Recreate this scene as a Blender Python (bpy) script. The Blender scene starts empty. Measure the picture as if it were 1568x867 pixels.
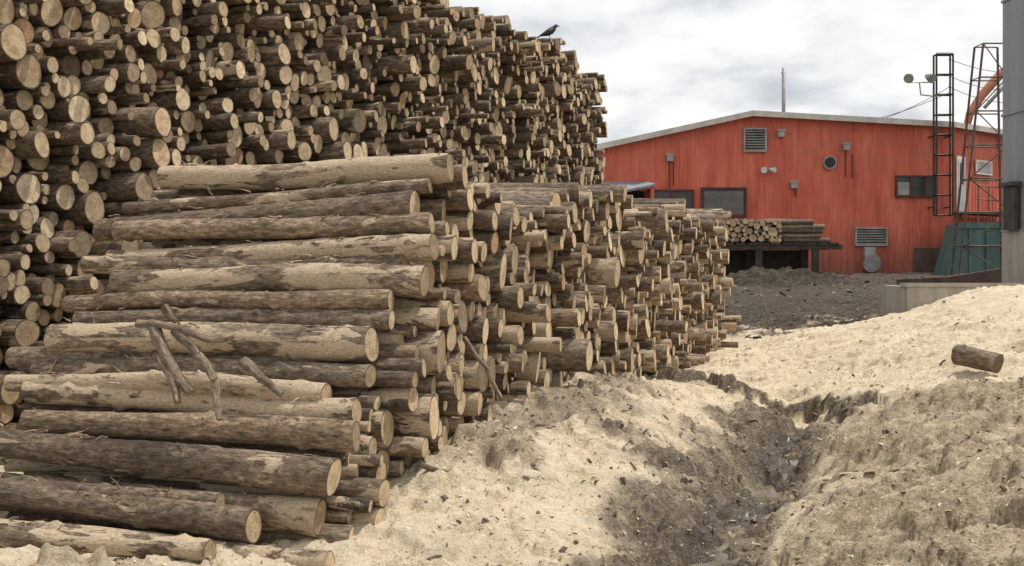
import bpy, bmesh, math, random
import numpy as np
from mathutils import Vector, Matrix
random.seed(7); rng=np.random.default_rng(7)
S=bpy.context.scene
S.view_settings.view_transform='Standard'; S.view_settings.look='None'; S.view_settings.exposure=0

# ------------------------------------------------------------------ noise
TAB=rng.random((256,256))
def vnoise(x,y,seed=0):
    x=np.asarray(x,float)+seed*17.3; y=np.asarray(y,float)+seed*9.7
    xi=np.floor(x).astype(int); yi=np.floor(y).astype(int)
    fx=x-xi; fy=y-yi; fx=fx*fx*(3-2*fx); fy=fy*fy*(3-2*fy)
    a=TAB[xi&255,yi&255]; b=TAB[(xi+1)&255,yi&255]; c=TAB[xi&255,(yi+1)&255]; d=TAB[(xi+1)&255,(yi+1)&255]
    return (a*(1-fx)+b*fx)*(1-fy)+(c*(1-fx)+d*fx)*fy
def fbm(x,y,sc,octv=4,seed=0,gain=.5):
    t=0;a=1;n=0
    for i in range(octv):
        ca,sa=math.cos(i*.9+.4),math.sin(i*.9+.4)
        t=t+a*(vnoise((x*ca-y*sa)*sc,(x*sa+y*ca)*sc,seed+i)-.5)*2; n+=a; a*=gain; sc*=2.03
    return t/n
def sstep(e0,e1,x):
    t=np.clip((x-e0)/(e1-e0),0,1); return t*t*(3-2*t)

# ------------------------------------------------------------------ materials
def mat_new(name):
    m=bpy.data.materials.new(name); m.use_nodes=True
    nt=m.node_tree; b=nt.nodes['Principled BSDF']; return m,nt,b
def N(nt,t,**k):
    n=nt.nodes.new(t)
    for a,v in k.items(): setattr(n,a,v)
    return n
def ramp(nt,stops,fac):
    r=N(nt,'ShaderNodeValToRGB'); e=r.color_ramp.elements
    while len(e)<len(stops): e.new(.5)
    for i,(p,c) in enumerate(stops):
        e[i].position=p; e[i].color=(c[0],c[1],c[2],1) if len(c)>2 else (c[0],)*3+(1,)
    nt.links.new(fac,r.inputs[0]); return r.outputs[0]
def noise(nt,vec,scale,detail=5,rough=.55,dist=0):
    n=N(nt,'ShaderNodeTexNoise'); n.inputs['Scale'].default_value=scale
    n.inputs['Detail'].default_value=detail; n.inputs['Roughness'].default_value=rough; n.inputs['Distortion'].default_value=dist
    if vec: nt.links.new(vec,n.inputs['Vector'])
    return n.outputs[0]
def mapping(nt,vec,scale,loc=(0,0,0)):
    m=N(nt,'ShaderNodeMapping'); m.inputs['Scale'].default_value=scale; m.inputs['Location'].default_value=loc
    nt.links.new(vec,m.inputs['Vector']); return m.outputs[0]
def mix(nt,f,a,b,bt='MIX'):
    m=N(nt,'ShaderNodeMix',data_type='RGBA',blend_type=bt)
    for sock,v in ((m.inputs[0],f),(m.inputs[6],a),(m.inputs[7],b)):
        if hasattr(v,'is_output'): nt.links.new(v,sock)
        elif isinstance(v,(int,float)): sock.default_value=v
        else: sock.default_value=(v[0],v[1],v[2],1)
    return m.outputs[2]
def math_(nt,op,a,b=None,clamp=False):
    m=N(nt,'ShaderNodeMath',operation=op,use_clamp=clamp)
    for i,v in enumerate((a,b)):
        if v is None: continue
        if hasattr(v,'is_output'): nt.links.new(v,m.inputs[i])
        else: m.inputs[i].default_value=v
    return m.outputs[0]
def bump(nt,b,h,dist,strength=1.0):
    n=N(nt,'ShaderNodeBump'); n.inputs['Distance'].default_value=dist; n.inputs['Strength'].default_value=strength
    nt.links.new(h,n.inputs['Height']); nt.links.new(n.outputs[0],b.inputs['Normal'])
def weathered(name,c1,c2,scale=3,rough=.7,metal=0,streak=False,bd=.004):
    m,nt,b=mat_new(name); tc=N(nt,'ShaderNodeTexCoord').outputs['Object']
    v=mapping(nt,tc,(1,1,.15) if streak else (1,1,1))
    n1=noise(nt,v,scale,6,.6); n2=noise(nt,tc,scale*8,4)
    f=math_(nt,'ADD',math_(nt,'MULTIPLY',n1,.7),math_(nt,'MULTIPLY',n2,.3))
    nt.links.new(ramp(nt,[(.38,c1),(.62,c2)],f),b.inputs['Base Color'])
    b.inputs['Roughness'].default_value=rough; b.inputs['Metallic'].default_value=metal
    bump(nt,b,n2,bd); return m

def bark_mat():
    m,nt,b=mat_new('bark'); L=nt.links
    uv=N(nt,'ShaderNodeUVMap').outputs[0]
    at=N(nt,'ShaderNodeAttribute',attribute_name='rnd'); sep=N(nt,'ShaderNodeSeparateColor'); L.new(at.outputs['Color'],sep.inputs[0])
    r1,r2,r3=sep.outputs[0],sep.outputs[1],sep.outputs[2]
    n1=noise(nt,mapping(nt,uv,(14,5,1)),2.2,8,.68,.3)
    n2=noise(nt,mapping(nt,uv,(5,1.6,1)),1.3,6,.64,.4)
    n3=noise(nt,mapping(nt,uv,(60,14,1)),1.5,4,.6)
    n4=noise(nt,mapping(nt,uv,(3,1.2,1)),1.0,3,.5)
    n5=noise(nt,mapping(nt,uv,(30,22,1)),2.0,4,.6)
    col=ramp(nt,[(.29,(.050,.038,.030)),(.44,(.145,.113,.087)),(.56,(.25,.205,.160)),(.72,(.45,.385,.305))],n1)
    tint=ramp(nt,[(0,(.55,.50,.47)),(.35,(.86,.80,.73)),(.7,(1.10,1.07,1.03)),(1,(1.45,1.33,1.17))],r1)
    col=mix(nt,1,col,tint,'MULTIPLY')
    col=mix(nt,.85,col,ramp(nt,[(.35,(.62,.59,.56)),(.62,(1.2,1.17,1.12))],n4),'MULTIPLY')
    col=mix(nt,.5,col,ramp(nt,[(.36,(.55,.52,.5)),(.6,(1.15,1.15,1.15))],n5),'MULTIPLY')
    peel=math_(nt,'ADD',n2,math_(nt,'MULTIPLY',r2,.30))
    pf=ramp(nt,[(.70,(0,)),(.73,(1,))],peel)
    wood=mix(nt,.5,ramp(nt,[(.3,(.34,.25,.16)),(.7,(.58,.465,.32))],n3),ramp(nt,[(.35,(.33,.25,.17)),(.6,(.62,.505,.365))],n5))
    col=mix(nt,pf,col,wood)
    vo=N(nt,'ShaderNodeTexVoronoi'); vo.inputs['Scale'].default_value=1.0; L.new(mapping(nt,uv,(9,3.2,1)),vo.inputs['Vector'])
    k=ramp(nt,[(.05,(.22,)),(.13,(1,))],vo.outputs['Distance'])
    col=mix(nt,.8,col,k,'MULTIPLY')
    L.new(col,b.inputs['Base Color']); b.inputs['Roughness'].default_value=.75
    b.inputs['Specular IOR Level'].default_value=.35
    h=math_(nt,'ADD',math_(nt,'MULTIPLY',n1,1.0),math_(nt,'MULTIPLY',n3,.5)); h=math_(nt,'SUBTRACT',h,math_(nt,'MULTIPLY',pf,.3))
    bump(nt,b,h,.020,1.0); return m
def end_mat():
    m,nt,b=mat_new('cut_wood'); L=nt.links
    uv=N(nt,'ShaderNodeUVMap').outputs[0]
    at=N(nt,'ShaderNodeAttribute',attribute_name='rnd'); sep=N(nt,'ShaderNodeSeparateColor'); L.new(at.outputs['Color'],sep.inputs[0])
    r1,r2,r3=sep.outputs[0],sep.outputs[1],sep.outputs[2]
    fr=N(nt,'ShaderNodeVectorMath',operation='LENGTH'); L.new(uv,fr.inputs[0]); d=fr.outputs['Value']
    cx=N(nt,'ShaderNodeCombineXYZ'); L.new(math_(nt,'MULTIPLY',r1,37),cx.inputs[2]);
    va=N(nt,'ShaderNodeVectorMath',operation='ADD'); L.new(uv,va.inputs[0]); L.new(cx.outputs[0],va.inputs[1])
    n1=noise(nt,va.outputs[0],1.6,5,.6,.3); n2=noise(nt,va.outputs[0],9,3,.6)
    rings=math_(nt,'SINE',math_(nt,'MULTIPLY',math_(nt,'ADD',d,math_(nt,'MULTIPLY',n1,.12)),55))
    base=ramp(nt,[(0,(.18,.14,.10)),(.22,(.38,.295,.20)),(.5,(.56,.445,.30)),(.85,(.76,.63,.45)),(1,(.48,.29,.17))],r3)
    col=mix(nt,1,base,ramp(nt,[(.3,(.62,.57,.51)),(.6,(1.08,1.06,1.03))],n1),'MULTIPLY')
    col=mix(nt,.25,col,ramp(nt,[(0,(.7,.62,.5)),(1,(1.1,1.1,1.1))],rings),'MULTIPLY')
    col=mix(nt,.4,col,ramp(nt,[(.35,(.55,.52,.48)),(.6,(1.1,1.1,1.1))],n2),'MULTIPLY')
    rim=ramp(nt,[(.88,(0,)),(.93,(1,))],math_(nt,'ADD',d,math_(nt,'MULTIPLY',math_(nt,'SUBTRACT',n2,.5),.1)))
    col=mix(nt,rim,col,(.085,.063,.046))
    L.new(col,b.inputs['Base Color']); b.inputs['Roughness'].default_value=.9; b.inputs['Specular IOR Level'].default_value=.2
    bump(nt,b,n2,.008); return m
BARK=bark_mat(); CUT=end_mat()

# ------------------------------------------------------------------ log builder
class Logs:
    def __init__(s): s.v=[];s.f=[];s.uv=[];s.mi=[];s.sm=[];s.rn=[];s.n=0
    def add(s,p0,d,L,r0,r1,ns=14,nr=3,bend=.01,rough=.05,knots=0,rnd=None,cut_tilt=.06,twoends=True):
        p0=np.array(p0,float); d=np.array(d,float); d/=np.linalg.norm(d)
        up=np.array([0,0,1.0]); a=np.cross(up,d)
        if np.linalg.norm(a)<.1: a=np.array([1.0,0,0])
        a/=np.linalg.norm(a); b=np.cross(d,a)
        th=np.linspace(0,2*math.pi,ns,endpoint=False)+random.random()*6
        ph=rng.random(4)*6.28
        shape=1+rough*np.sin(2*th+ph[0])+rough*.6*np.sin(3*th+ph[1])
        t=np.linspace(0,1,nr)
        if rnd is None: rnd=rng.random(3)
        off=rng.random(2)*50
        bx=bend*np.sin(t*math.pi+0)*math.cos(ph[2]); by=bend*np.sin(t*math.pi)*math.sin(ph[2])
        bx=bx+bend*.3*np.sin(t*7+ph[3]); by=by+bend*.3*np.sin(t*8+ph[1])
        R=(r0*(1-t)+r1*t)[:,None]*shape[None,:]
        if nr>4:
            seed=random.randint(0,200)
            TH,TT=np.meshgrid(th,t*L)
            R=R*(1+.04*(vnoise(np.cos(TH)*1.6+seed,TT*5+np.sin(TH)*1.6,seed)-.5)*2+.035*(vnoise(np.cos(TH)*4+seed,TT*16+np.sin(TH)*4,seed+3)-.5)*2)
            for k in range(knots):
                kt=random.uniform(.04,.96)*L; kth=random.random()*6.28; ks=random.uniform(.018,.04)
                dd=((TT-kt)/ks)**2+(np.angle(np.exp(1j*(TH-kth)))*r0/ks)**2
                R=R+random.uniform(.006,.03)*np.exp(-dd)
        C=p0[None,:]+(t*L)[:,None]*d[None,:]+bx[:,None]*a[None,:]+by[:,None]*b[None,:]
        tilt=random.uniform(-cut_tilt,cut_tilt),random.uniform(-cut_tilt,cut_tilt)
        P=C[:,None,:]+R[:,:,None]*(np.cos(th)[None,:,None]*a+np.sin(th)[None,:,None]*b)
        sh0=(R[0]*(np.cos(th)*tilt[0]*4+np.sin(th)*tilt[1]*4)*.5)
        P[0]+=sh0[:,None]*d[None,:]
        P=P.reshape(-1,3); base=s.n
        s.v.extend(P.tolist()); s.rn.extend([tuple(rnd)]*len(P))
        for i in range(nr-1):
            v0=t[i]*L+off[1]; v1=t[i+1]*L+off[1]
            for j in range(ns):
                k=(j+1)%ns
                s.f.append((base+i*ns+j,base+(i+1)*ns+j,base+(i+1)*ns+k,base+i*ns+k))
                u0=j/ns*6.28*r0+off[0]; u1=(j+1)/ns*6.28*r0+off[0]
                s.uv.extend([(u0,v0),(u0,v1),(u1,v1),(u1,v0)]); s.mi.append(0); s.sm.append(True)
        s.n+=len(P)
        for e in ((0,nr-1) if twoends else (0,)):
            ring=P[e*ns:(e+1)*ns]; b0=s.n
            s.v.extend(ring.tolist()); s.rn.extend([tuple(rnd)]*ns); s.n+=ns
            idx=list(range(ns)); 
            if e: idx=idx[::-1]
            s.f.append(tuple(b0+i for i in idx)); s.uv.extend([(math.cos(th[i]),math.sin(th[i])) for i in idx]); s.mi.append(1); s.sm.append(False)
    def build(s,name,mats=None):
        me=bpy.data.meshes.new(name); me.from_pydata(s.v,[],s.f)
        uvl=me.uv_layers.new(name='UVMap'); uvl.data.foreach_set('uv',np.array(s.uv,dtype=np.float32).ravel())
        me.polygons.foreach_set('material_index',s.mi); me.polygons.foreach_set('use_smooth',s.sm)
        ca=me.color_attributes.new('rnd','FLOAT_COLOR','POINT')
        c=np.ones((len(s.v),4),dtype=np.float32); c[:,:3]=np.array(s.rn); ca.data.foreach_set('color',c.ravel())
        for m in (mats or (BARK,CUT)): me.materials.append(m)
        me.update(); o=bpy.data.objects.new(name,me); S.collection.objects.link(o); return o

RAD=np.array([.042,.054,.067,.08,.092,.107,.128,.158])
def pack(s0,s1,zfloor,ztop,weights,smin=None,nz=.03,maxn=6000):
    n=int((s1-s0)/.012); xs=np.linspace(s0,s1,n)
    zf=np.array([zfloor(x) for x in xs]); zt=np.array([ztop(x) for x in xs])
    H=[zf+r for r in RAD]; out=[]
    fails=0
    while len(out)<maxn and fails<25:
        k=rng.choice(len(RAD),p=weights); r=RAD[k]
        h=H[k]+nz*vnoise(xs*3,xs*0+len(out)*.37)
        bad=(H[k]+r*.6>zt)|(xs-r<s0)|(xs+r>s1)
        if smin is not None: bad|=(xs-r<s0+smin(H[k]))
        h=np.where(bad,99,h); i=int(np.argmin(h))
        if h[i]>90: fails+=1; continue
        fails=0
        x=xs[i]; z=H[k][i]; out.append((x,z,r))
        for q,rr in enumerate(RAD):
            R=(r+rr)*.985; dx=np.abs(xs-x); m=dx<R
            H[q][m]=np.maximum(H[q][m],z+np.sqrt(R*R-dx[m]**2))
    return out

# ------------------------------------------------------------------ front pile
def vecs(phi):
    return np.array([math.sin(phi),math.cos(phi),0]),np.array([math.cos(phi),-math.sin(phi),0])
A1,_=vecs(math.radians(18)); _,L1=vecs(math.radians(14.5)); O1=np.array([-.96,7.5,0])
W=np.array([.11,.16,.18,.17,.15,.12,.07,.04]); W/=W.sum()
def ft(s): return 2.42+.10*math.sin(s*1.3+.5)+.08*math.sin(s*3.1)-(.12 if 1.9<s<5 else 0)
lay=pack(-.25,15.0,lambda s:-.12,ft,W,smin=lambda z:np.clip(.80*z+.28,0,3))
P=Logs()
for (s,z,r) in lay:
    pr=random.gauss(0,.09)+(random.uniform(.05,.25) if random.random()<.16 else 0)
    if s<2.6 : pr=random.uniform(-.2,.10)
    if s<5 and z<.7: pr=min(pr,.12)
    p=O1+A1*s+L1*pr+np.array([0,0,z])
    d=-L1+A1*random.gauss(0,.045)+np.array([0,0,random.gauss(0,.020)])
    P.add(p,d,2.4+random.uniform(-.08,.12),r*random.uniform(.97,1.04),r*random.uniform(.9,1.08),ns=18,nr=7,bend=.012,rough=.04,knots=1,
          rnd=(random.random(),random.random(),min(1,random.betavariate(2,1.3))))
front=[(-.45,9.1,2.41,.105),(-.59,9.0,2.27,.06),(-.70,8.93,2.13,.115),(-.57,8.82,1.99,.075),(-.545,8.72,1.83,.095),
(-.60,8.55,1.60,.11),(-.82,8.45,1.45,.08),(-.81,8.37,1.33,.07),(-.93,8.23,1.17,.122),(-.92,8.1,.98,.078),(-1.2,8.02,.87,.08),
(-.99,7.93,.765,.085),(-.98,7.8,.63,.10),(-1.09,7.6,.41,.118),(-1.78,7.58,.25,.07),(-1.54,7.4,.14,.10),(-1.18,7.62,.15,.115),(-1.06,7.2,-.02,.07),(-1.73,7.1,.06,.07),
(-.35,9.25,2.36,.095),(-1.02,8.0,.45,.1),(-.75,8.72,1.70,.07),(-1.3,8.35,1.07,.07),(-.9,8.0,.52,.08),(-1.95,7.75,.10,.085),(-2.1,7.45,-.03,.08),(-.88,7.9,.22,.09),(-1.35,8.1,.30,.07)]
FL=[]
for i,(x,y,z,r) in enumerate(front):
    sl=random.gauss(.0,.010)+float(np.interp(z,[0,.5,1.2,1.9,2.4],[.03,.03,.0,-.02,-.04]))
    d=-L1+A1*random.gauss(0,.02)+np.array([0,0,sl])
    if i in (2,4): d=d+np.array([0,0,-.02])
    d/=np.linalg.norm(d); LL=2.45+random.uniform(-.12,.15)
    FL.append((np.array([x,y,z]),d,LL,r))
    P.add((x,y,z),d,LL,r,r*random.choice([.75,.85,.95,1.08]),ns=28,nr=80,bend=random.uniform(.015,.04),rough=.03,knots=16,
          rnd=(random.uniform(.3,1),random.random()**1.2,random.uniform(.15,.75)))
P.build('log_pile')

# broken branches lying on the pile
B=Logs()
def stick(pts,r0,r1):
    for k in range(len(pts)-1):
        a=np.array(pts[k]);b=np.array(pts[k+1]); t=k/(len(pts)-1); t2=(k+1)/(len(pts)-1)
        B.add(a,b-a,np.linalg.norm(b-a)+.01,r0*(1-t)+r1*t,r0*(1-t2)+r1*t2,ns=10,nr=8,bend=.008,rough=.12,rnd=(.7,.2,.4))
stick([(-2.35,8.12,1.33),(-2.22,7.98,1.1),(-2.05,7.88,.90)],.042,.03)
stick([(-2.2,8.08,1.28),(-2.02,7.96,1.13),(-1.9,7.9,.98),(-1.84,7.8,.74)],.034,.02)
stick([(-1.75,8.06,1.08),(-1.62,7.98,.98),(-1.48,7.92,.88)],.034,.02)
stick([(-2.3,8.02,1.12),(-2.18,7.92,.98),(-2.12,7.86,.84)],.034,.024)
stick([(-2.28,8.14,1.42),(-2.2,8.1,1.34)],.036,.018)
stick([(-2.45,8.12,1.32),(-2.15,8.05,1.29),(-1.95,8.0,1.22),(-1.8,8.0,1.24)],.03,.012)
stick([(-1.1,8.5,1.42),(-.98,8.38,1.34),(-.9,8.33,1.31)],.03,.015)
stick([(-.35,9.0,1.17),(-.18,8.95,.95),(-.08,8.9,.75)],.022,.014)
stick([(-.62,8.35,.36),(-.4,8.3,.30),(-.28,8.25,.28)],.02,.012)
B.build('broken_branches')
PB=Logs()
for k in range(320):
    p0,d,LL,r=random.choice(FL); t=random.uniform(.03,.97)*LL
    p=p0+d*t+np.array([0,-r*random.uniform(.1,.7),r*random.uniform(.80,1.02)])
    dd=np.array([random.gauss(0,1),random.gauss(0,.5),random.gauss(0,.25)]); ln=random.uniform(.02,.15)
    PB.add(p,dd,ln,random.uniform(.003,.010),random.uniform(.001,.005),ns=5,nr=6,bend=.01,rough=.25,rnd=(1,random.random(),.6))
PB.build('bark_splinters')

# ------------------------------------------------------------------ big back pile
A2,_=vecs(math.radians(23.3)); O2=np.array([-9.6+.431*9.0,9.0,0])
S2=(26.6-9.0)/math.cos(math.radians(23.3))
def bt(s):
    z=float(np.interp(s,[0,9,12,13.6,14.6,15.4,17,18,S2],[6.6,6.4,5.95,5.85,5.62,5.9,5.95,5.75,5.5]))
    return z+.07*math.sin(s*2.3+1)+.06*math.sin(s*5.1)
W2=np.array([.14,.18,.19,.15,.12,.10,.07,.05]); W2/=W2.sum()
lay2=pack(0,S2,lambda s:.08,bt,W2,nz=.05,maxn=6000)
print('LOGS',len(lay),len(lay2))
Q=Logs(); best=None
for (s,z,r) in lay2:
    _,L2=vecs(math.radians(float(np.interp(s,[0,6,S2],[25,22,18]))))
    pr=random.gauss(0,.15)+(random.uniform(.1,.35) if random.random()<.15 else 0)
    pr+=.3*float(fbm(np.array(s),np.array(z),.5,2,5))
    if s>15: pr=min(pr,.2)
    if s<6: pr+=.3*max(0,1-z/4)
    dj=.065 if s<12 else .045
    p=O2+A2*s+L2*pr+np.array([0,0,z])
    d=-L2+A2*random.gauss(0,dj)+np.array([0,0,random.gauss(0,.03)])
    Q.add(p,d,2.4+random.uniform(-.1,.1),r*random.uniform(.95,1.05),r*random.uniform(.9,1.1),ns=16,nr=3,bend=.006,rough=.06,
          rnd=(random.random()*.75,random.random()*.7,min(1,random.betavariate(1.7,1.6))))
    if abs(s-16.5)<.5 and (best is None or z+r>best[0]): best=(z+r,p,d/np.linalg.norm(d))
bird_base=best[1]+best[2]*.25; bz=best[0]+best[2][2]*.25
Q.build('log_pile')

# ------------------------------------------------------------------ terrain
CP=np.array([(-1.3,7.0,-.02),(-.95,7.6,.08),(-.71,8.3,.22),(-.41,9.2,.42),(.2,11.1,.56),(1.15,14,.40),(3.6,22,.05),
(1.23,7.65,-.22),(2.18,10.2,-.18),(2.69,12,-.10),(3.3,14.1,0),(3.35,16,.08),(1.0,6.8,-.24),(.8,5.5,-.12),
(4.1,10,.60),(3.4,10.5,.46),(2.93,11,.26),(2.5,6,.26),(1.77,6.5,.10),(2.7,8.3,.30),(5.5,9.3,.76),(4,7.5,.54),(5.5,5.5,.72),(3.9,12.2,.15),(5.6,12.0,.38),(7.5,12,.7),
(7.33,20,1.17),(8.25,20,1.22),(6.5,20,.84),(5.7,21,.55),(4.8,22,.34),(4,22.5,.09),(4.9,13.5,.56),(3.8,14,.15),(6.5,15,.85),(9,16,1.2),(10,20,1.3),(10,24,1.0),(5.35,16.5,.66),
(7.4,24,.6),(6.1,28,.6),(3.5,26,.22),(6,36,.95),(10,42,1.09),(3,46,1.2),(12,46,1.2),(19,46,1.2),(15,30,.95),(20,35,1.1),
(-8,20,.15),(-6,12,.15),(-12,30,.3),(-5,8,.0),(-3.2,7.8,-.08),(-2.2,7.6,-.06),(-2.3,6.6,.15),(-3.2,6.5,.16),(-1.68,6.6,.06),(-1.05,7,-.02),(-.65,6.8,.05),(.06,7,.05),(.07,8.3,.36),(.57,9.3,.45),(1.25,11,.42),(2.03,14,.26),
(.35,10.9,.58),(.9,7.9,-.02),(1.07,12.3,.48),(-.35,8.5,.33),(-4,6,.15),(-3,4,.15),(0,4,0),(3,4,.2),(6,4,.6),
(-8,45,1),(-20,60,1.2),(30,60,1.2),(0,60,1.2),(30,20,1.2),(-20,10,.3),(0,-10,.1),(20,-10,.4),(-20,-10,.2)],float)
def K(X,Y,cx,cy): return np.sqrt((X-cx)**2+(Y-cy)**2+.3**2)
M=np.array([[K(p[0],p[1],q[0],q[1]) for q in CP] for p in CP]); wz=np.linalg.solve(M,CP[:,2]-.5)
GUL=np.array([(.8,5.0),(1.0,6.8),(1.23,7.65),(1.75,8.8),(2.0,9.6),(2.18,10.2),(2.69,12),(3.3,14.1),(3.2,16)])
CRE=np.array([(2.5,11.9),(2.93,11.1),(3.4,10.6),(4.1,10.1),(5.5,9.7),(7,9.6)])
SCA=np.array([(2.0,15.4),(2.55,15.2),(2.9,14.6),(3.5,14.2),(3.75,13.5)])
def polyd(PL,X,Y):
    best=np.full(X.shape,99.0); sg=np.zeros(X.shape)
    for a,b in zip(PL[:-1],PL[1:]):
        d=b-a; t=np.clip(((X-a[0])*d[0]+(Y-a[1])*d[1])/(d@d),0,1)
        px=X-(a[0]+t*d[0]); py=Y-(a[1]+t*d[1]); dd=np.hypot(px,py); side=np.sign(px*d[1]-py*d[0])
        m=dd<best; best=np.where(m,dd,best); sg=np.where(m,side,sg)
    return best,sg
def smooth_h(X,Y):
    z=np.full(X.shape,.5)
    for (cx,cy,_),w in zip(CP,wz): z=z+w*K(X,Y,cx,cy)
    z=np.clip(z,-.3,1.6)
    far=sstep(50,75,Y); z=z*(1-far)+1.2*far
    side=sstep(22,34,np.abs(X)); z=z*(1-side)+.8*side
    back=sstep(0,-12,Y); z=z*(1-back)+.15*back
    return z
def masks(X,Y):
    n=fbm(X,Y,1.1,5,3); n2=fbm(X,Y,3.5,4,9,.65)
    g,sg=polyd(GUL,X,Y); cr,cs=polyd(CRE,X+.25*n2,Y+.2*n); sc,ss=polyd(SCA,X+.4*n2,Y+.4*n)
    g=g+.12*n2+.1*n
    left=np.exp(-(np.maximum(g,0)/1.2)**2)*(sg<=0); right=np.exp(-(np.maximum(g,0)/.42)**2)*(sg>0)
    gm=(left*.90+right)*sstep(4,6,Y)*(1-sstep(12,15.5,Y))
    gm=gm+.7*np.exp(-(cr/.11)**2)+1.0*np.exp(-(sc/.13)**2)  # scarp term paints the shade under the sawdust crust in dark dirt colour
    dirt_shade=sstep(.12,.98,gm+.5*n+.45*n2)
    pd=np.abs((X-(-3.4+.325*Y))/1.05-.45); belt=np.exp(-(pd/.65)**2)*sstep(8.2,10.0,Y)*(1-sstep(12.5,14.5,Y))
    dirt_shade=np.maximum(dirt_shade,.66*sstep(.28,.95,belt+.45*n+.35*n2))
    edge=23.2+np.clip((X-5)*.2,0,1.5)
    yard=sstep(-1.2,1.8,Y-edge+3.0*n+1.5*n2); dirt_shade=np.maximum(dirt_shade,yard)
    dirt_shade=np.maximum(dirt_shade,sstep(8,10,-X)*.8)
    chip=sstep(-.1,.35,(X-np.interp(Y,GUL[:,1],GUL[:,0]))-.2+.5*n)*np.where(cs>0,1,1-sstep(0,.25,cr+.2*n2))*(.80+.6*n2)
    chip=np.where(Y>13,chip*0,chip)
    chip=np.maximum(chip,.62*sstep(-.05,.38,n+.35*n2)*(1-sstep(14,20,Y)))
    wet=np.exp(-(g/.26)**2)*sstep(-.1,.3,n+.35)*(Y<13)*(Y>4)
    return np.clip(dirt_shade,0,1),np.clip(chip,0,1),np.clip(wet,0,1),g,sg,n,np.clip(yard,0,1),cr,cs,sc,ss
def height(X,Y):
    z=smooth_h(X,Y); dirt_shade,chip,wet,g,sg,n,yard,cr,cs,sc_,ss_=masks(X,Y)
    near=1-sstep(35,60,Y); rg=np.maximum(chip,dirt_shade*.7)
    z=z+near*(.07*fbm(X,Y,.9,3,20)+.06*fbm(X,Y,3.0,5,31,.6)*(.6+rg*.7))
    for sc,sd_,am in ((.8,61,.10),(1.9,67,.065)):
        q=fbm(X,Y,sc,5,sd_,.6); z=z+am*(sstep(.02,.08,q)-.4)*near*(.45+.7*rg)*(1-.6*sstep(20,30,Y))
    rl=fbm(X*.6-Y*1.2,X*.25+Y*.1,2.4,4,44,.6); z=z-.09*np.clip(1-np.abs(rl)*5,0,1)*dirt_shade*(1-yard)
    bil=np.abs(fbm(X,Y,7,4,52,.65)); z=z+.075*bil*(.45+.7*rg)*(1-sstep(24,38,Y))
    z=z+.03*fbm(X,Y,15,2,57,.7)*(.4+.7*rg)*(1-sstep(14,24,Y))
    z=z-.13*np.exp(-(np.maximum(g,0)/.22)**2)*(Y<15)*(Y>3)
    z=z+.05*np.exp(-(cr/.30)**2)*(cs>0)+.05*np.exp(-(cr/.06)**2)*(cs<=0)
    z=z+.13*np.exp(-(sc_/.6)**2)*(ss_<=0)+.13*np.exp(-(sc_/.06)**2)*(ss_>0)
    # foreground strip left of the pile foot stays smooth drifted sawdust
    return z
xs=np.unique(np.concatenate([np.linspace(-2.6,6.2,400),np.linspace(6.2,14,130),np.linspace(-7,-2.6,80),-7-np.geomspace(.1,1500,50),14+np.geomspace(.1,1500,50)]))
ys=np.unique(np.concatenate([np.linspace(-40,3.5,50),np.geomspace(3.5,6,60),np.geomspace(6,30,640),np.geomspace(30,60,70),np.geomspace(60,2500,30)]))
X,Y=np.meshgrid(xs,ys); Z=height(X,Y); mk_=masks(X,Y); dirt_shade,chip,wet,yard=mk_[0],mk_[1],mk_[2],mk_[6]
nx,ny=len(xs),len(ys)
V=np.stack([X,Y,Z],-1).reshape(-1,3)
i=np.arange(ny-1)[:,None]*nx+np.arange(nx-1)[None,:]; F=np.stack([i,i+1,i+nx+1,i+nx],-1).reshape(-1,4)
me=bpy.data.meshes.new('ground'); me.vertices.add(len(V)); me.vertices.foreach_set('co',V.astype(np.float32).ravel())
me.loops.add(F.size); me.loops.foreach_set('vertex_index',F.astype(np.int32).ravel()); me.polygons.add(len(F))
me.polygons.foreach_set('loop_start',np.arange(0,F.size,4,dtype=np.int32)); me.polygons.foreach_set('loop_total',np.full(len(F),4,dtype=np.int32))
me.polygons.foreach_set('use_smooth',np.ones(len(F),dtype=bool)); me.update(calc_edges=True)
ca=me.color_attributes.new('mask','FLOAT_COLOR','POINT')
c=np.ones((len(V),4),dtype=np.float32); c[:,0]=dirt_shade.ravel(); c[:,1]=chip.ravel(); c[:,2]=wet.ravel(); ca.data.foreach_set('color',c.ravel())
ca=me.color_attributes.new('yard','FLOAT_COLOR','POINT'); c=np.ones((len(V),4),dtype=np.float32); c[:,0]=yard.ravel(); ca.data.foreach_set('color',c.ravel())
m,nt,b=mat_new('sawdust_and_mud'); Lk=nt.links
tc=N(nt,'ShaderNodeTexCoord').outputs['Object']; at=N(nt,'ShaderNodeAttribute',attribute_name='mask'); sep=N(nt,'ShaderNodeSeparateColor'); Lk.new(at.outputs['Color'],sep.inputs[0])
ay=N(nt,'ShaderNodeAttribute',attribute_name='yard'); sy=N(nt,'ShaderNodeSeparateColor'); Lk.new(ay.outputs['Color'],sy.inputs[0])
nf=noise(nt,tc,38,6,.7); nm=noise(nt,tc,7,6,.65); nl=noise(nt,tc,1.2,5,.6); nff=noise(nt,tc,120,3,.6)
mixn=math_(nt,'ADD',math_(nt,'MULTIPLY',nf,.5),math_(nt,'MULTIPLY',nm,.5))
saw=ramp(nt,[(.36,(.54,.42,.275)),(.48,(.75,.63,.45)),(.65,(.85,.75,.58))],mixn)
chp=ramp(nt,[(.39,(.165,.125,.085)),(.47,(.34,.265,.18)),(.55,(.53,.43,.30)),(.66,(.76,.65,.48))],mixn)
drt=ramp(nt,[(.38,(.058,.044,.033)),(.47,(.145,.113,.084)),(.56,(.26,.21,.158)),(.67,(.54,.45,.34))],mixn)
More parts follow.
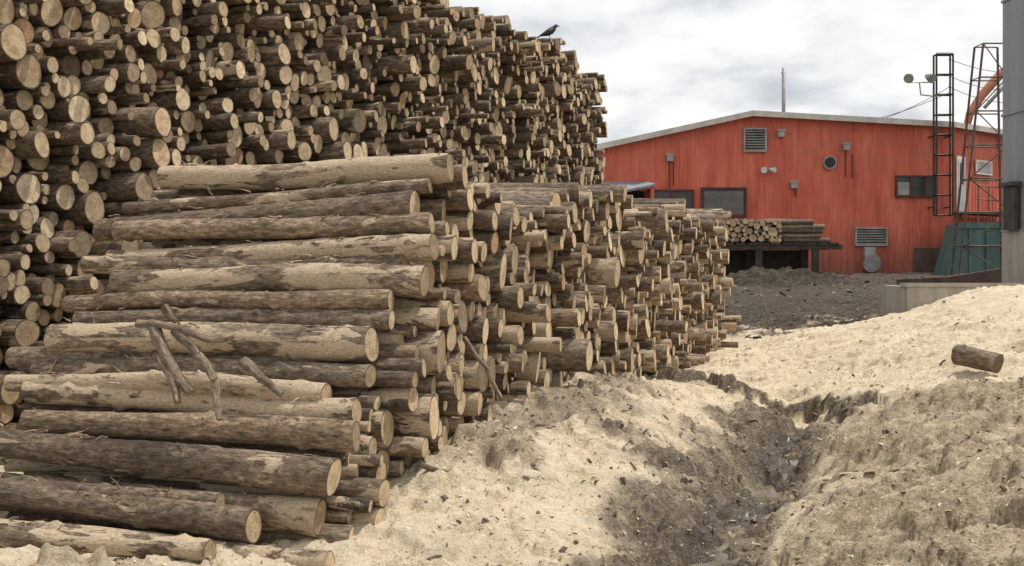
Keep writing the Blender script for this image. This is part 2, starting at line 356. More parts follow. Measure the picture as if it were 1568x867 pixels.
drt=mix(nt,sy.outputs[0],drt,ramp(nt,[(.38,(.030,.023,.018)),(.50,(.075,.058,.045)),(.60,(.145,.115,.085)),(.70,(.38,.31,.22))],mixn))
jit=math_(nt,'MULTIPLY',math_(nt,'SUBTRACT',nm,.5),1.4)
def th(s,lo,hi): return ramp(nt,[(lo,(0,)),(hi,(1,))],math_(nt,'ADD',s,jit))
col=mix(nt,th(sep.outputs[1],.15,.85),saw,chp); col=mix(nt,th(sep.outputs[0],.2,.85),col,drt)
wf=th(sep.outputs[2],.35,.65); col=mix(nt,wf,col,ramp(nt,[(.4,(.05,.038,.028)),(.6,(.12,.092,.068))],nm))
col=mix(nt,.5,col,ramp(nt,[(.35,(.80,.77,.73)),(.65,(1.12,1.12,1.12))],nl),'MULTIPLY')
Lk.new(col,b.inputs['Base Color']); rg=N(nt,'ShaderNodeMapRange'); Lk.new(wf,rg.inputs[0]); rg.inputs[3].default_value=.95; rg.inputs[4].default_value=.22; Lk.new(rg.outputs[0],b.inputs['Roughness'])
b.inputs['Specular IOR Level'].default_value=.35
h=math_(nt,'ADD',math_(nt,'ADD',math_(nt,'MULTIPLY',nf,.6),math_(nt,'MULTIPLY',nff,.2)),math_(nt,'MULTIPLY',nm,1.2)); h=math_(nt,'MULTIPLY',h,math_(nt,'SUBTRACT',1.0,math_(nt,'MULTIPLY',wf,.6)))
bump(nt,b,h,.055,1.0)
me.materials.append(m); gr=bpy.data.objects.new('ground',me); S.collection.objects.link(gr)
def hz(x,y): return float(height(np.array([x],float),np.array([y],float))[0])
# standing water in the ditch: thin sheet following the lowest line of the ditch floor
pv=[];pf=[]
def thalweg(y):
    xx=np.linspace(-.4,.4,41)+np.interp(y,GUL[:,1],GUL[:,0]); zz=height(xx,np.full(41,y)); zz=np.convolve(zz,np.ones(5)/5,'same'); zz[:3]=9; zz[-3:]=9
    k=int(np.argmin(zz)); return xx[k],zz[k]
yy=np.arange(6.6,11.8,.08); tx=[];tz=[]
for y in yy:
    x_,z_=thalweg(y); tx.append(x_); tz.append(z_)
tx=np.convolve(np.pad(tx,3,'edge'),np.ones(7)/7,'valid'); tz=np.convolve(np.pad(tz,4,'edge'),np.ones(9)/9,'valid')
for k,y in enumerate(yy):
    w_=.20+.06*math.sin(y*4); z_=tz[k]+.032
    pv+= [(tx[k]-w_,y,z_),(tx[k]-w_*.3,y,z_),(tx[k]+w_*.3,y,z_),(tx[k]+w_,y,z_)]
    if k: 
        b0=4*k
        for j in range(3): pf.append((b0-4+j,b0-3+j,b0+1+j,b0+j))
me=bpy.data.meshes.new('water_stream'); me.from_pydata(pv,[],pf); me.polygons.foreach_set('use_smooth',[True]*len(pf))
m,nt,b=mat_new('muddy_water'); t_=N(nt,'ShaderNodeTexCoord').outputs['Object']; nt.links.new(ramp(nt,[(.4,(.10,.078,.056)),(.6,(.19,.15,.11))],noise(nt,t_,5)),b.inputs['Base Color']); b.inputs['Roughness'].default_value=.07
bump(nt,b,noise(nt,t_,22,2),.006); me.materials.append(m); S.collection.objects.link(bpy.data.objects.new('water_stream',me))

# ------------------------------------------------------------------ debris scatter
def chips(name,n,xr,yr,size,cols,flat=.25,accept=None,seed=1):
    R=np.random.default_rng(seed)
    X=R.uniform(*xr,n*3); Y=np.exp(R.uniform(math.log(yr[0]),math.log(yr[1]),n*3))
    mk=masks(X,Y)
    if accept is not None: k=accept(X,Y,mk,R); X,Y=X[k][:n],Y[k][:n]
    else: X,Y=X[:n],Y[:n]
    Z=height(X,Y); n=len(X)
    base=np.array([(-1,-.5,-.3),(1,-.35,-.3),(.8,.5,-.3),(-.9,.4,-.3),(-.6,-.3,.5),(.7,-.3,.35),(.5,.3,.5),(-.7,.35,.3)],float)
    fc=np.array([(0,3,2,1),(4,5,6,7),(0,1,5,4),(1,2,6,5),(2,3,7,6),(3,0,4,7)])
    sz=size[0]*(size[1]/size[0])**(R.random(n)**2.0)
    vv=base[None]*(1+R.uniform(-.35,.35,(n,8,3))); vv[:,:,1]*=R.uniform(.2,1,(n,1)); vv[:,:,2]*=flat*R.uniform(.5,2,(n,1)); vv*=sz[:,None,None]
    a=R.uniform(0,6.28,n); tl=R.normal(0,.35,n)
    x=vv[:,:,0]*np.cos(tl)[:,None]-vv[:,:,2]*np.sin(tl)[:,None]; z=vv[:,:,0]*np.sin(tl)[:,None]+vv[:,:,2]*np.cos(tl)[:,None]; y=vv[:,:,1]
    xx=x*np.cos(a)[:,None]-y*np.sin(a)[:,None]+X[:,None]; yy=x*np.sin(a)[:,None]+y*np.cos(a)[:,None]+Y[:,None]; zz=z+Z[:,None]+(sz*flat*.3)[:,None]
    V=np.stack([xx,yy,zz],-1).reshape(-1,3); F=(fc[None]+(np.arange(n)*8)[:,None,None]).reshape(-1,4)
    me=bpy.data.meshes.new(name); me.from_pydata(V.tolist(),[],F.tolist())
    ca=me.color_attributes.new('col','FLOAT_COLOR','POINT'); cc=np.array(cols)[R.integers(0,len(cols),n)]*R.uniform(.75,1.2,(n,1))
    c=np.ones((n*8,4),dtype=np.float32); c[:,:3]=np.repeat(cc,8,axis=0); ca.data.foreach_set('color',c.ravel())
    m,nt,b=mat_new(name+'_surface'); at=N(nt,'ShaderNodeAttribute',attribute_name='col'); t=N(nt,'ShaderNodeTexCoord').outputs['Object']
    nt.links.new(mix(nt,.6,at.outputs['Color'],ramp(nt,[(.3,(.6,.6,.6)),(.7,(1.2,1.2,1.2))],noise(nt,t,60)),'MULTIPLY'),b.inputs['Base Color']); b.inputs['Roughness'].default_value=.9
    me.materials.append(m); o=bpy.data.objects.new(name,me); S.collection.objects.link(o)
chips('wood_chips',30000,(-2.6,8),(5.5,18),(.005,.022),[(.72,.60,.43),(.64,.52,.36),(.78,.68,.51),(.36,.28,.19),(.2,.15,.105)],.3,seed=2)
chips('bark_debris',5500,(-2,8),(6,24),(.008,.055),[(.17,.125,.09),(.28,.21,.15),(.46,.36,.24),(.09,.068,.05)],.25,accept=lambda X,Y,mk,R:(mk[0]*.7+mk[1]*.3+.09)>R.random(len(X)),seed=3)
chips('dirt_clods',3000,(-.5,7),(6,22),(.008,.035),[(.22,.17,.125),(.30,.24,.18),(.14,.105,.078),(.44,.35,.25)],.8,accept=lambda X,Y,mk,R:(mk[0]*.9+.06+mk[1]*.2)>R.random(len(X)),seed=4)
chips('yard_rubble',2600,(1.5,20),(23,45),(.02,.11),[(.10,.075,.055),(.19,.145,.10),(.05,.038,.028),(.38,.30,.21)],.4,seed=5)

# ------------------------------------------------------------------ mesh part builder
class MB:
    def __init__(s): s.v=[];s.f=[];s.sm=[]
    def quadbox(s,c8):
        b=len(s.v); s.v+= [tuple(p) for p in c8]
        for q in ((0,3,2,1),(4,5,6,7),(0,1,5,4),(1,2,6,5),(2,3,7,6),(3,0,4,7)): s.f.append(tuple(b+i for i in q)); s.sm.append(False)
    def box(s,x0,x1,y0,y1,z0,z1): s.quadbox([(x0,y0,z0),(x1,y0,z0),(x1,y1,z0),(x0,y1,z0),(x0,y0,z1),(x1,y0,z1),(x1,y1,z1),(x0,y1,z1)])
    def tube(s,pts,rad,n=10,sx=1.0):
        pts=[Vector(p) for p in pts]; b=len(s.v)
        if not hasattr(rad,'__len__'): rad=[rad]*len(pts)
        for k,p in enumerate(pts):
            d=(pts[min(k+1,len(pts)-1)]-pts[max(k-1,0)]).normalized()
            a=d.cross(Vector((0,0,1))); 
            if a.length<.05: a=Vector((1,0,0))
            a.normalize(); c=d.cross(a)
            for j in range(n):
                t=2*math.pi*j/n; s.v.append(tuple(p+rad[k]*(a*math.cos(t)*sx+c*math.sin(t))))
        for k in range(len(pts)-1):
            for j in range(n):
                q=(j+1)%n; s.f.append((b+k*n+j,b+k*n+q,b+(k+1)*n+q,b+(k+1)*n+j)); s.sm.append(n>6)
        s.f.append(tuple(b+j for j in range(n))[::-1]); s.f.append(tuple(b+(len(pts)-1)*n+j for j in range(n))); s.sm+=[False,False]
    def bar(s,p0,p1,w): s.tube([p0,p1],w*.7,4)
    def build(s,name,mat,parent=None):
        me=bpy.data.meshes.new(name); me.from_pydata(s.v,[],s.f); me.polygons.foreach_set('use_smooth',s.sm); me.materials.append(mat)
        bm=bmesh.new(); bm.from_mesh(me); bmesh.ops.recalc_face_normals(bm,faces=bm.faces); bm.to_mesh(me); bm.free()
        o=bpy.data.objects.new(name,me); S.collection.objects.link(o)
        if parent: o.parent=parent
        return o
def empty(name):
    e=bpy.data.objects.new(name,None); e.empty_display_size=.3; S.collection.objects.link(e); return e
def onebox(name,mat,parent,*a):
    m=MB(); m.box(*a); return m.build(name,mat,parent)

def red_mat():
    m,nt,b=mat_new('red_siding'); tc=N(nt,'ShaderNodeTexCoord').outputs['Object']
    n1=noise(nt,mapping(nt,tc,(1.2,1.2,.25)),1.6,6,.65); n2=noise(nt,mapping(nt,tc,(6,6,.5)),2,4); n3=noise(nt,tc,1.1,6,.65)
    col=ramp(nt,[(.3,(.46,.088,.050)),(.5,(.60,.125,.068)),(.72,(.70,.19,.115))],n1)
    sp=N(nt,'ShaderNodeSeparateXYZ'); nt.links.new(tc,sp.inputs[0])
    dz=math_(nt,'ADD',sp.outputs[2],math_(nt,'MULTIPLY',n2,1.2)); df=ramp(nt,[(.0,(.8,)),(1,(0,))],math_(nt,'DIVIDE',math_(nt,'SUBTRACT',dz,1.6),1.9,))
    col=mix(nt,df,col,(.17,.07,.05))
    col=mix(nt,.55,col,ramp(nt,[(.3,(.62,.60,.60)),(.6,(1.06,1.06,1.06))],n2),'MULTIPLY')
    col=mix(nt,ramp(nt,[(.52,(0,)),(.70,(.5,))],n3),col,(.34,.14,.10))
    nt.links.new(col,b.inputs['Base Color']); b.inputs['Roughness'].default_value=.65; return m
RED=red_mat()
TRIM=weathered('pale_trim',(.42,.38,.33),(.62,.58,.52),2)
ROOF=weathered('roof_sheet',(.30,.28,.26),(.44,.42,.39),1.5)
GLASS,_nt,_b=mat_new('dark_glass'); _t=N(_nt,'ShaderNodeTexCoord').outputs['Object']
_nt.links.new(ramp(_nt,[(.35,(.018,.018,.02)),(.65,(.07,.065,.065))],noise(_nt,_t,1.4)),_b.inputs['Base Color']); _b.inputs['Roughness'].default_value=.25
FRAME=weathered('window_frame',(.06,.02,.016),(.13,.035,.025),4)
GREY=weathered('grey_metal',(.22,.21,.20),(.38,.37,.35),4,.5,.2)
WHITE=weathered('white_paint',(.55,.54,.52),(.75,.74,.72),3,.5)
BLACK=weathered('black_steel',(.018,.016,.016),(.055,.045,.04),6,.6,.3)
RUST=weathered('rusty_steel',(.13,.06,.04),(.30,.17,.12),5,.8,.2)
ORANGE=weathered('orange_paint',(.36,.12,.065),(.50,.20,.11),4,.6)
TEAL=weathered('teal_paint',(.06,.13,.12),(.12,.20,.185),3,.6,streak=True)
BLUEGREY=weathered('blue_grey_steel',(.17,.20,.205),(.26,.29,.295),1.6,.55,.1,streak=True)
CONC=weathered('concrete',(.28,.25,.21),(.45,.41,.35),3,.9,streak=True)
DARKWOOD=weathered('dark_timber',(.035,.028,.022),(.09,.07,.055),5,.9)
DARKSTEEL=weathered('dark_rusted_plate',(.06,.04,.032),(.14,.09,.07),3,.8)

# ------------------------------------------------------------------ red building
E=empty('red_metal_building'); YB=46.0; zb=1.0
def top(x):
    return 5.79+(x-3.3)/(8.86-3.3)*1.21 if x<8.86 else 7.0-(x-8.86)/(16.3-8.86)*.42
def ribbed(name,p0,p1,zbase,topf,mat,step=.30):
    d=np.array(p1)-np.array(p0); Lw=np.linalg.norm(d); u=d/Lw; nrm=np.array([u[1],-u[0]])
    prof=[]; s=0
    while s<Lw:
        for ds,o in ((0,0),(.20,0),(.222,.017),(.278,.017)): 
            if s+ds<=Lw: prof.append((s+ds,o))
        s+=step
    prof.append((Lw,0)); v=[];f=[]
    for (q,o) in prof:
        P2=np.array(p0)+u*q+nrm*o; v+=[(P2[0],P2[1],zbase),(P2[0],P2[1],topf(q))]
    for k in range(len(prof)-1): f.append((2*k,2*k+2,2*k+3,2*k+1))
    me=bpy.data.meshes.new(name); me.from_pydata(v,[],f); me.materials.append(mat); o=bpy.data.objects.new(name,me); S.collection.objects.link(o); o.parent=E; return o
ribbed('front_wall_left',(3.3,YB),(8.86,YB),zb,lambda q:top(3.3+q),RED); ribbed('front_wall_right',(8.86,YB),(16.3,YB),zb,lambda q:top(8.86+q),RED)
ribbed('side_wall',(16.3,YB),(19.6,49.3),zb,lambda q:6.58,RED)
onebox('left_wall',RED,E,3.25,3.3,YB+.01,62,zb,5.75); onebox('rear_wall',RED,E,3.3,19.6,62,62.1,zb,5.7)
onebox('east_wall',RED,E,19.55,19.62,49.35,62,zb,6.5)
r=MB()
def slab(pts,t=.16):
    r.quadbox([(x,y,z) for x,y,z in pts]+[(x,y,z+t) for x,y,z in pts])
slab([(2.9,YB-.35,top(2.9)),(8.86,YB-.35,7.0),(8.86,62.3,7.0),(2.9,62.3,top(2.9))]); 
slab([(8.862,YB-.35,7.0),(16.3,YB-.35,6.58),(16.3,62.3,6.58),(8.862,62.3,7.0)]); slab([(16.302,YB-.35,6.575),(20.0,49.2,6.575),(20.0,62.3,6.575),(16.302,62.3,6.575)])
r.build('roof',ROOF,E)
r=MB(); 
r.quadbox([(2.88,YB-.40,top(2.88)-.03),(8.86,YB-.40,6.97),(8.86,YB-.353,6.97),(2.88,YB-.353,top(2.88)-.03),(2.88,YB-.40,top(2.88)+.175),(8.86,YB-.40,7.175),(8.86,YB-.353,7.175),(2.88,YB-.353,top(2.88)+.175)])
r.quadbox([(8.863,YB-.40,6.97),(16.3,YB-.40,6.55),(16.3,YB-.353,6.55),(8.863,YB-.353,6.97),(8.863,YB-.40,7.175),(16.3,YB-.40,6.755),(16.3,YB-.353,6.755),(8.863,YB-.353,7.175)])
r.quadbox([(16.303,YB-.40,6.55),(20.05,49.15,6.55),(20.02,49.19,6.55),(16.303,YB-.353,6.55),(16.303,YB-.40,6.75),(20.05,49.15,6.75),(20.02,49.19,6.75),(16.303,YB-.353,6.75)])
r.build('fascia',TRIM,E)
def window(nm,x0,x1,z0,z1,mull=(),gm=GLASS,fm=FRAME):
    w=.07; f=MB(); y0,y1=YB-.10,YB-.002
    f.box(x0,x0+w,y0,y1,z0,z1); f.box(x1-w,x1,y0,y1,z0,z1); f.box(x0+w,x1-w,y0,y1,z1-w,z1); f.box(x0+w,x1-w,y0,y1,z0,z0+w)
    for q in mull: f.box(q-.025,q+.025,y0+.01,y1,z0+w,z1-w)
    f.build(nm+'_frame',fm,E); onebox(nm+'_glass',gm,E,x0+w,x1-w,YB-.055,YB-.045,z0+w,z1-w)
window('window_left',5.1,6.75,3.0,4.28,(5.9,)); window('window_middle',7.0,8.69,3.25,4.36)
window('window_right',14.19,15.75,3.98,4.80,(14.75,15.3))
onebox('window_right_pane_paper',GREY,E,14.30,14.72,YB-.062,YB-.057,4.08,4.55)
onebox('window_middle_screen',weathered('dusty_screen',(.10,.095,.09),(.17,.16,.15),3),E,7.12,8.57,YB-.062,YB-.057,3.36,4.22)
def louver(nm,x0,x1,z0,z1,n):
    f=MB(); w=.06; y0,y1=YB-.13,YB-.002
    f.box(x0,x0+w,y0,y1,z0,z1); f.box(x1-w,x1,y0,y1,z0,z1); f.box(x0+w,x1-w,y0,y1,z1-w,z1); f.box(x0+w,x1-w,y0,y1,z0,z0+w)
    for k in range(n):
        zz=z0+w+(z1-z0-2*w)*(k+.5)/n; f.quadbox([(x0+w,y0+.01,zz-.045),(x1-w,y0+.01,zz-.045),(x1-w,y1-.02,zz+.02),(x0+w,y1-.02,zz+.02),(x0+w,y0+.01,zz-.03),(x1-w,y0+.01,zz-.03),(x1-w,y1-.02,zz+.035),(x0+w,y1-.02,zz+.035)])
    f.build(nm,GREY,E); onebox(nm+'_dark_duct',BLACK,E,x0+w,x1-w,YB-.05,YB-.04,z0+w,z1-w)
louver('gable_louver',8.57,9.42,5.67,6.56,8); louver('low_louver',12.7,13.9,2.19,2.88,6)
f=MB(); 
for (x,z0,z1) in ((5.83,4.3,5.45),(12.36,4.75,5.85),(10.5,4.0,4.5),(5.98,4.4,5.3),(12.6,4.7,5.6)): f.tube([(x,YB-.07,z0),(x,YB-.07,z1)],.02,6)
f.build('conduits',BLACK,E)
f=MB()
for (x,z) in ((5.84,5.45),(12.37,5.86),(9.95,6.35),(10.43,4.45)): f.box(x-.12,x+.12,YB-.2,YB-.02,z-.13,z+.13); f.box(x-.15,x+.15,YB-.22,YB-.2,z+.08,z+.15)
f.build('junction_boxes',GREY,E)
f=MB(); f.tube([(11.77,YB-.12,5.28),(11.77,YB-.02,5.28)],.26,20); f.build('round_vent_ring',GREY,E)
f=MB(); f.tube([(11.77,YB-.16,5.28),(11.77,YB-.125,5.28)],.19,20); f.build('round_vent_fan',BLACK,E)
f=MB(); f.box(9.3,9.42,YB-.12,YB-.02,4.9,5.1); f.tube([(9.4,YB-.12,5.02),(9.28,YB-.35,4.98)],[.05,.12],12); f.tube([(9.5,YB-.12,5.02),(9.68,YB-.33,4.98)],[.05,.10],12); f.build('wall_lights',WHITE,E)
f=MB(); f.tube([(13.25,YB-.35,1.55),(13.25,YB-.02,1.6)],[.34,.2],14); f.box(13.0,13.4,YB-.3,YB-.02,1.75,2.15); f.build('blower_hood',GREY,E)
onebox('low_opening_shade',DARKSTEEL,E,14.9,16.2,YB-.06,YB-.04,1.0,2.12)  # dark sheet painted for the shade inside a low opening
u=np.array([1,1])/math.sqrt(2); nr_=np.array([1,-1])/math.sqrt(2)
def angled(nm,mat,s0,s1,o0,o1,z0,z1):
    c=[]
    for z in (z0,z1):
        for (s,o) in ((s0,o1),(s1,o1),(s1,o0),(s0,o0)):
            p=np.array([16.3,46.0])+u*s+nr_*o; c.append((p[0],p[1],z))
    q=MB(); q.quadbox(c); return q.build(nm,mat,E)
angled('door_frame',WHITE,.28,.98,.04,.09,3.45,5.55); angled('door_leaf',WHITE,.36,.90,.092,.11,3.5,5.45); angled('door_glass',GLASS,.45,.8,.112,.12,4.5,5.3)
angled('side_window_frame',WHITE,1.9,3.3,.04,.09,4.95,5.5); angled('side_window_glass',GREY,2.0,3.2,.092,.1,5.03,5.42)
angled('door_landing',BLACK,.1,4.0,.04,1.0,3.36,3.44)
q=MB()
for s_ in (.15,1.0,2.0,3.0,3.9):
    p=np.array([16.3,46.0])+u*s_+nr_*.95; q.bar((p[0],p[1],1.0),(p[0],p[1],4.4),.04)
for z in (3.9,4.4):
    p=np.array([16.3,46.0])+u*.15+nr_*.95; p2=np.array([16.3,46.0])+u*3.9+nr_*.95; q.bar((p[0],p[1],z),(p2[0],p2[1],z),.035)
q.build('landing_rail',RUST,E)
q=MB(); q.quadbox([(2.6,43.2,3.75),(5.0,43.2,4.25),(5.0,45.95,4.5),(2.6,45.95,4.5),(2.6,43.2,3.83),(5.0,43.2,4.33),(5.0,45.95,4.58),(2.6,45.95,4.58)])
q.build('lean_to_roof',weathered('blue_grey_roof',(.16,.18,.20),(.26,.29,.32),2),E)
q=MB(); q.box(2.7,4.85,45.5,45.9,1,4.2); q.build('lean_to_shadowed_back',BLACK,E)  # black block paints the shade in the opening under the lean-to roof
q=MB(); 
for x in (2.7,4.9): q.box(x-.06,x+.06,43.25,43.37,1,3.85 if x<3 else 4.22)
q.box(4.86,4.95,43.4,45.5,1,4.2); q.build('lean_to_posts',RED,E)

# ------------------------------------------------------------------ ladder mast + floodlights
E2=empty('steel_ladder_mast'); q=MB(); x0,x1,y0,y1=15.42,16.02,45.05,45.35
for (x,y) in ((x0,y0),(x1,y0),(x0,y1),(x1,y1)): q.bar((x,y,3.3),(x,y,9.15),.055)
for k in range(9):
    z=3.3+k*5.85/8
    q.bar((x0,y0,z),(x1,y0,z),.04); q.bar((x0,y1,z),(x1,y1,z),.04); q.bar((x0,y0,z),(x0,y1,z),.03); q.bar((x1,y0,z),(x1,y1,z),.03)
q.bar((x0,y0,9.15),(x1,y0,9.15),.08)
for z in (3.6,6.2): q.bar((x0,y1,z),(x0,YB,z),.04); q.bar((x1,y1,z),(x1,YB,z),.04)
q.build('mast_frame',BLACK,E2)
q=MB(); q.bar((x0,45.0,7.6),(14.8,44.9,7.65),.035); q.bar((14.8,44.9,7.65),(14.75,44.9,8.1),.035)
q.bar((14.4,44.9,8.1),(15.1,44.9,8.1),.03); q.build('lamp_arm',GREY,E2)
q=MB()
for x,dx in ((14.45,-.18),(15.0,.12)): q.tube([(x,44.95,8.35),(x+dx*.5,44.8,8.28),(x+dx,44.62,8.2)],[.06,.13,.18],14)
q.build('floodlights',GREY,E2)
q=MB(); ty=42.5
legs=[((15.3,ty,1.0),(16.15,ty,9.1)),((17.2,ty,1.0),(16.95,ty,9.1)),((15.5,ty+1.3,1.0),(16.15,ty+.8,9.1)),((17.3,ty+1.3,1.0),(16.95,ty+.8,9.1))]
def lp(l,t): return tuple(np.array(l[0])*(1-t)+np.array(l[1])*t)
for l in legs: q.bar(l[0],l[1],.06)
for k in range(8):
    t=k/7; q.bar(lp(legs[0],t),lp(legs[1],t),.04); q.bar(lp(legs[2],t),lp(legs[3],t),.035); q.bar(lp(legs[0],t),lp(legs[2],t),.03)
    if k<7:
        t2=(k+1)/7; a_,b_=(legs[0],legs[1]) if k%2 else (legs[1],legs[0]); q.bar(lp(a_,t),lp(b_,t2),.03)
q.build('braced_steel_tower',weathered('dull_brown_steel',(.06,.04,.032),(.17,.115,.09),5,.8,.2))
E3=empty('orange_loader_boom')
q=MB(); q.tube([(17.2,47.0,6.6),(17.35,47.0,7.2),(17.8,47.0,7.9),(18.5,47.0,8.7),(19.3,47,9.3),(20.4,47,9.6)],[.13,.16,.17,.17,.16,.16],8); q.tube([(17.2,47,6.4),(17.15,47,6.7)],[.24,.24],8); q.build('boom',ORANGE,E3)
q=MB(); q.tube([(17.8,46.75,7.4),(18.9,46.75,8.6)],.07,8); q.tube([(20.3,47,9.5),(20.3,47,1.0)],.25,10); q.build('ram_and_post',GREY,E3)
q=MB(); q.quadbox([(15.4,44.0,1.1),(17.6,44.0,1.1),(17.6,45.4,1.1),(15.4,45.4,1.1),(15.9,44.0,2.95),(17.6,44.0,2.95),(17.6,45.4,2.95),(15.9,45.4,2.95)])
q.box(15.8,17.65,43.93,43.99,2.8,3.0)
for x in (16.2,16.8,17.4): q.box(x,x+.07,43.9,43.99,1.1,2.78)
q.build('teal_hopper',TEAL)
q=MB(); q.tube([(10.95,50,6.5),(10.95,50,9.4)],[.085,.07],10); q.bar((10.85,50,9.2),(11.05,50,9.2),.04); q.build('utility_pole',GREY)
q=MB()
def wire(a,b,sag,n=14):
    a=np.array(a);b=np.array(b); pts=[tuple(a*(1-t)+b*t-np.array([0,0,sag*4*t*(1-t)])) for t in np.linspace(0,1,n)]; q.tube(pts,.012,5)
wire((11.0,50,7.6),(12.3,49,7.05),.1); wire((15.9,45.2,9.0),(20.5,50,9.2),.15); wire((15.9,45.2,8.4),(20.5,50,8.5),.2); wire((15.9,45.2,8.0),(20.5,50,8.0),.2)
wire((14.0,48,7.0),(16.0,45.3,8.0),.1); wire((13.6,48,7.0),(16.0,45.3,7.8),.1)
q.build('power_lines',BLACK)

# ------------------------------------------------------------------ right column
E4=empty('steel_silo_column'); q=MB(); q.box(9.93,12.2,24,25.1,2.27,9.0); q.build('steel_body',BLUEGREY,E4)
q=MB()
for z in (2.27,4.6,6.9): q.box(9.90,12.2,23.97,25.12,z,z+.05)
q.build('seams',BLUEGREY,E4)
q=MB(); q.box(9.91,12.25,23.9,25.1,.4,2.265); q.build('concrete_plinth',CONC,E4)
q=MB(); q.box(9.80,9.89,24.2,24.75,2.3,3.15); q.box(9.74,9.895,24.1,24.85,3.16,3.24); q.build('bracket',BLACK,E4)
q=MB(); q.box(7.45,9.6,23.4,23.7,.3,1.20); q.box(7.45,7.75,23.7,25.0,.3,1.20); q.box(7.41,9.62,23.36,23.72,1.203,1.27); q.build('concrete_block_wall',CONC)
q=MB(); pts=[(8.4,27.0,1.28),(9.6,27.3,1.33),(10.8,27.6,1.5),(12.2,28,1.58)]
for a,b in zip(pts[:-1],pts[1:]):
    q.quadbox([(a[0],a[1],.5),(b[0],b[1],.5),(b[0],b[1]+.12,.5),(a[0],a[1]+.12,.5),(a[0],a[1],a[2]),(b[0],b[1],b[2]),(b[0],b[1]+.12,b[2]),(a[0],a[1]+.12,a[2])])
q.build('steel_barrier',DARKSTEEL)

# ------------------------------------------------------------------ distant small pile on a timber deck
T=Logs()
lay3=pack(0,2.0,lambda s:2.22,lambda s:2.93-.03*s,W,nz=.02,maxn=300)
for (s,z,r_) in lay3: T.add((6.1+s,37.2+random.gauss(0,.07),z),(random.gauss(0,.03),1,random.gauss(0,.01)),2.4,r_,r_,ns=12,nr=3,rnd=(random.random(),random.random(),random.uniform(.3,.95)))
for k in range(5):
    for j in range(3): 
        T.add((9.55-.12*k+random.gauss(0,.1),37.3+j*.35,2.27+.14*k),(-1,.05,random.gauss(0,.01)),1.4,.075,.08,ns=12,nr=5,rnd=(random.uniform(.2,.8),.2,.5))
T.build('log_pile')
q=MB(); q.box(5.6,9.9,37.1,37.3,2.0,2.14); q.box(5.6,9.9,38.6,38.8,2.0,2.14)
for x in (5.8,7.3,9.0): q.box(x,x+.2,37.12,37.28,.6,1.998); q.box(x,x+.2,38.62,38.78,.6,1.998)
for k in range(12): q.box(5.65+k*.35,5.93+k*.35,37.05,38.85,2.143,2.20)
q.box(5.7,9.3,38.9,39.0,.6,1.99)
q.build('timber_deck',DARKWOOD)
def heap(name,cx,cy,rx,ry,h,mat,n=90,seed=3):
    v=[];f=[]
    for i in range(n):
        for j in range(n):
            a=i/(n-1)*2-1;b_=j/(n-1)*2-1; v.append([cx+a*rx,cy+b_*ry,0])
    v=np.array(v); rr=np.hypot((v[:,0]-cx)/rx,(v[:,1]-cy)/ry); nz=fbm(v[:,0],v[:,1],1.6,5,seed,.65)
    v[:,2]=smooth_h(v[:,0],v[:,1])-.25+(h+.25)*np.clip(1-rr**1.6,0,1)*(1+.7*nz)+.1*nz
    for i in range(n-1):
        for j in range(n-1): k=i*n+j; f.append((k,k+n,k+n+1,k+1))
    me=bpy.data.meshes.new(name); me.from_pydata(v.tolist(),[],f); me.materials.append(mat); o=bpy.data.objects.new(name,me); S.collection.objects.link(o)
heap('dirt_mound',7.6,36.4,3.6,2.4,.36,weathered('dark_dirt',(.03,.023,.017),(.11,.083,.06),6,.95,bd=.05))

# ------------------------------------------------------------------ stray log on the sawdust
T=Logs(); gx,gy=4.98,13.3; zz=max(hz(gx+a*.2,gy+c_*.25) for a in (-1,0,1) for c_ in (-1,0,1)); print('LOGZ',zz)
T.add((gx+.16,gy-.2,zz+.06),(-.62,.77,.14),.5,.10,.105,ns=26,nr=24,rough=.05,knots=3,rnd=(.75,.1,.0)); T.build('stray_log')

# ------------------------------------------------------------------ crow on top of the pile
bx=float(bird_base[0]); by=float(bird_base[1]); zf=bz
CROW=weathered('crow_feathers',(.012,.012,.014),(.035,.035,.04),30,.5)
E5=empty('crow'); q=MB(); sc=1.0
def bp(x,z,y=0): return (bx+x*sc,by+y*sc,zf+z*sc)
q.tube([bp(-.17,.06),bp(-.10,.085),bp(-.03,.115),(bp(.04,.155)),bp(.09,.20),bp(.115,.235),bp(.145,.255),bp(.17,.25)],[.012,.04,.062,.068,.052,.036,.036,.014],14); q.build('body_and_head',CROW,E5)
q=MB(); q.tube([bp(.165,.25),bp(.215,.238)],[.014,.003],8); q.build('beak',BLACK,E5)
q=MB(); q.quadbox([bp(-.12,.07,-.03),bp(-.12,.07,.03),bp(-.27,.0,.045),bp(-.27,.0,-.045),bp(-.12,.09,-.03),bp(-.12,.09,.03),bp(-.27,.012,.045),bp(-.27,.012,-.045)]); q.build('tail',CROW,E5)
for sd,nm in ((-1,'wing_near'),(1,'wing_far')):
    q=MB(); q.tube([bp(.07,.18,sd*.05),bp(.0,.14,sd*.066),bp(-.1,.09,sd*.05),bp(-.2,.045,sd*.02)],[.02,.042,.032,.006],10,sx=.45); q.build(nm,CROW,E5)
q=MB()
for sd in (-1,1):
    q.tube([bp(.0,.10,sd*.025),bp(.012,.05,sd*.025),bp(.0,-.0,sd*.025)],[.016,.007,.006],6)
    for dx in (-.035,.04): q.tube([bp(0,.003,sd*.025),bp(dx,-.003,sd*.03)],.005,5)
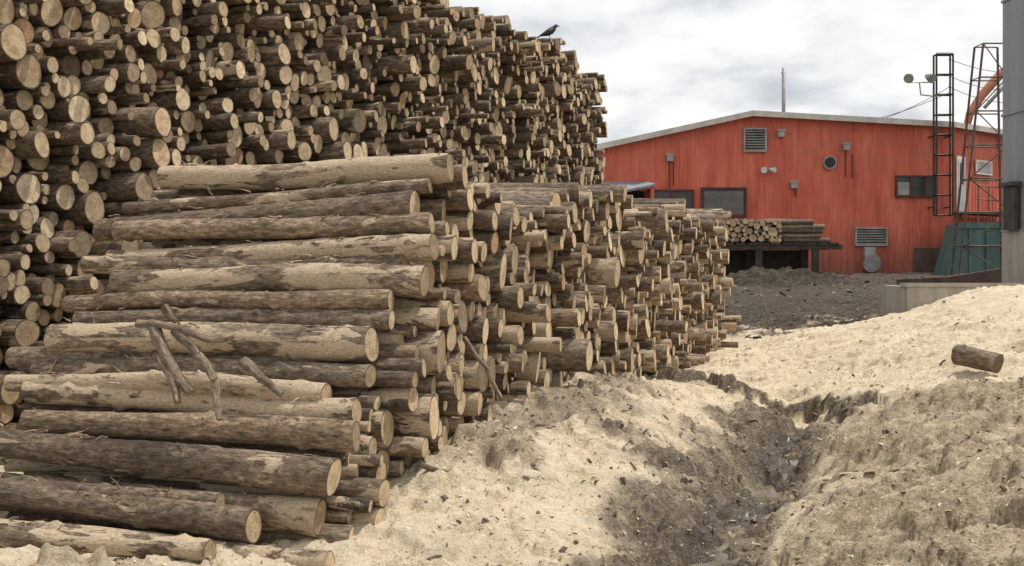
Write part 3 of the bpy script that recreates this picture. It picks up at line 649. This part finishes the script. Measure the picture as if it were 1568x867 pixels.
q.build('legs',BLACK,E5)

# ------------------------------------------------------------------ world & sun
sd=Vector((.40,.10,.90)).normalized()
w=bpy.data.worlds.new('World'); S.world=w; w.use_nodes=True; nt=w.node_tree; bg=nt.nodes['Background']; L=nt.links
sky=N(nt,'ShaderNodeTexSky',sky_type='NISHITA'); sky.sun_disc=False; sky.sun_elevation=math.asin(sd.z); sky.sun_rotation=math.atan2(sd.x,sd.y)
tc=N(nt,'ShaderNodeTexCoord').outputs['Generated']; sx=N(nt,'ShaderNodeSeparateXYZ'); L.new(tc,sx.inputs[0])
zc=math_(nt,'ADD',math_(nt,'MAXIMUM',sx.outputs[2],0),.16)
cb=N(nt,'ShaderNodeCombineXYZ'); L.new(math_(nt,'DIVIDE',sx.outputs[0],zc),cb.inputs[0]); L.new(math_(nt,'DIVIDE',sx.outputs[1],zc),cb.inputs[1])
n1=noise(nt,mapping(nt,cb.outputs[0],(1.7,1,1),(5.3,2.9,0)),1.5,9,.5,.1); n2=noise(nt,mapping(nt,cb.outputs[0],(1.2,1,1),(8,4,0)),4.0,6,.5)
f=math_(nt,'ADD',math_(nt,'MULTIPLY',n1,.78),math_(nt,'MULTIPLY',n2,.22))
cloud=ramp(nt,[(.36,(6.2,6.5,6.9)),(.43,(7.6,7.8,8.1)),(.48,(9.2,9.3,9.3)),(.55,(10.6,10.5,10.3))],f)
col=mix(nt,.94,sky.outputs[0],cloud); L.new(col,bg.inputs[0]); bg.inputs[1].default_value=.1
sun=bpy.data.lights.new('sun','SUN'); sun.energy=3.5; sun.angle=math.radians(2.0); sun.color=(1,.94,.85)
so=bpy.data.objects.new('sun',sun); so.rotation_euler=sd.to_track_quat('Z','Y').to_euler(); S.collection.objects.link(so)

cam=bpy.data.cameras.new('camera'); cam.lens=43.6; cam.sensor_width=36; cam.shift_y=-.0246; cam.clip_end=5000
co=bpy.data.objects.new('camera',cam); co.location=(0,0,1.75); co.rotation_euler=(math.radians(90),0,0); S.collection.objects.link(co); S.camera=co
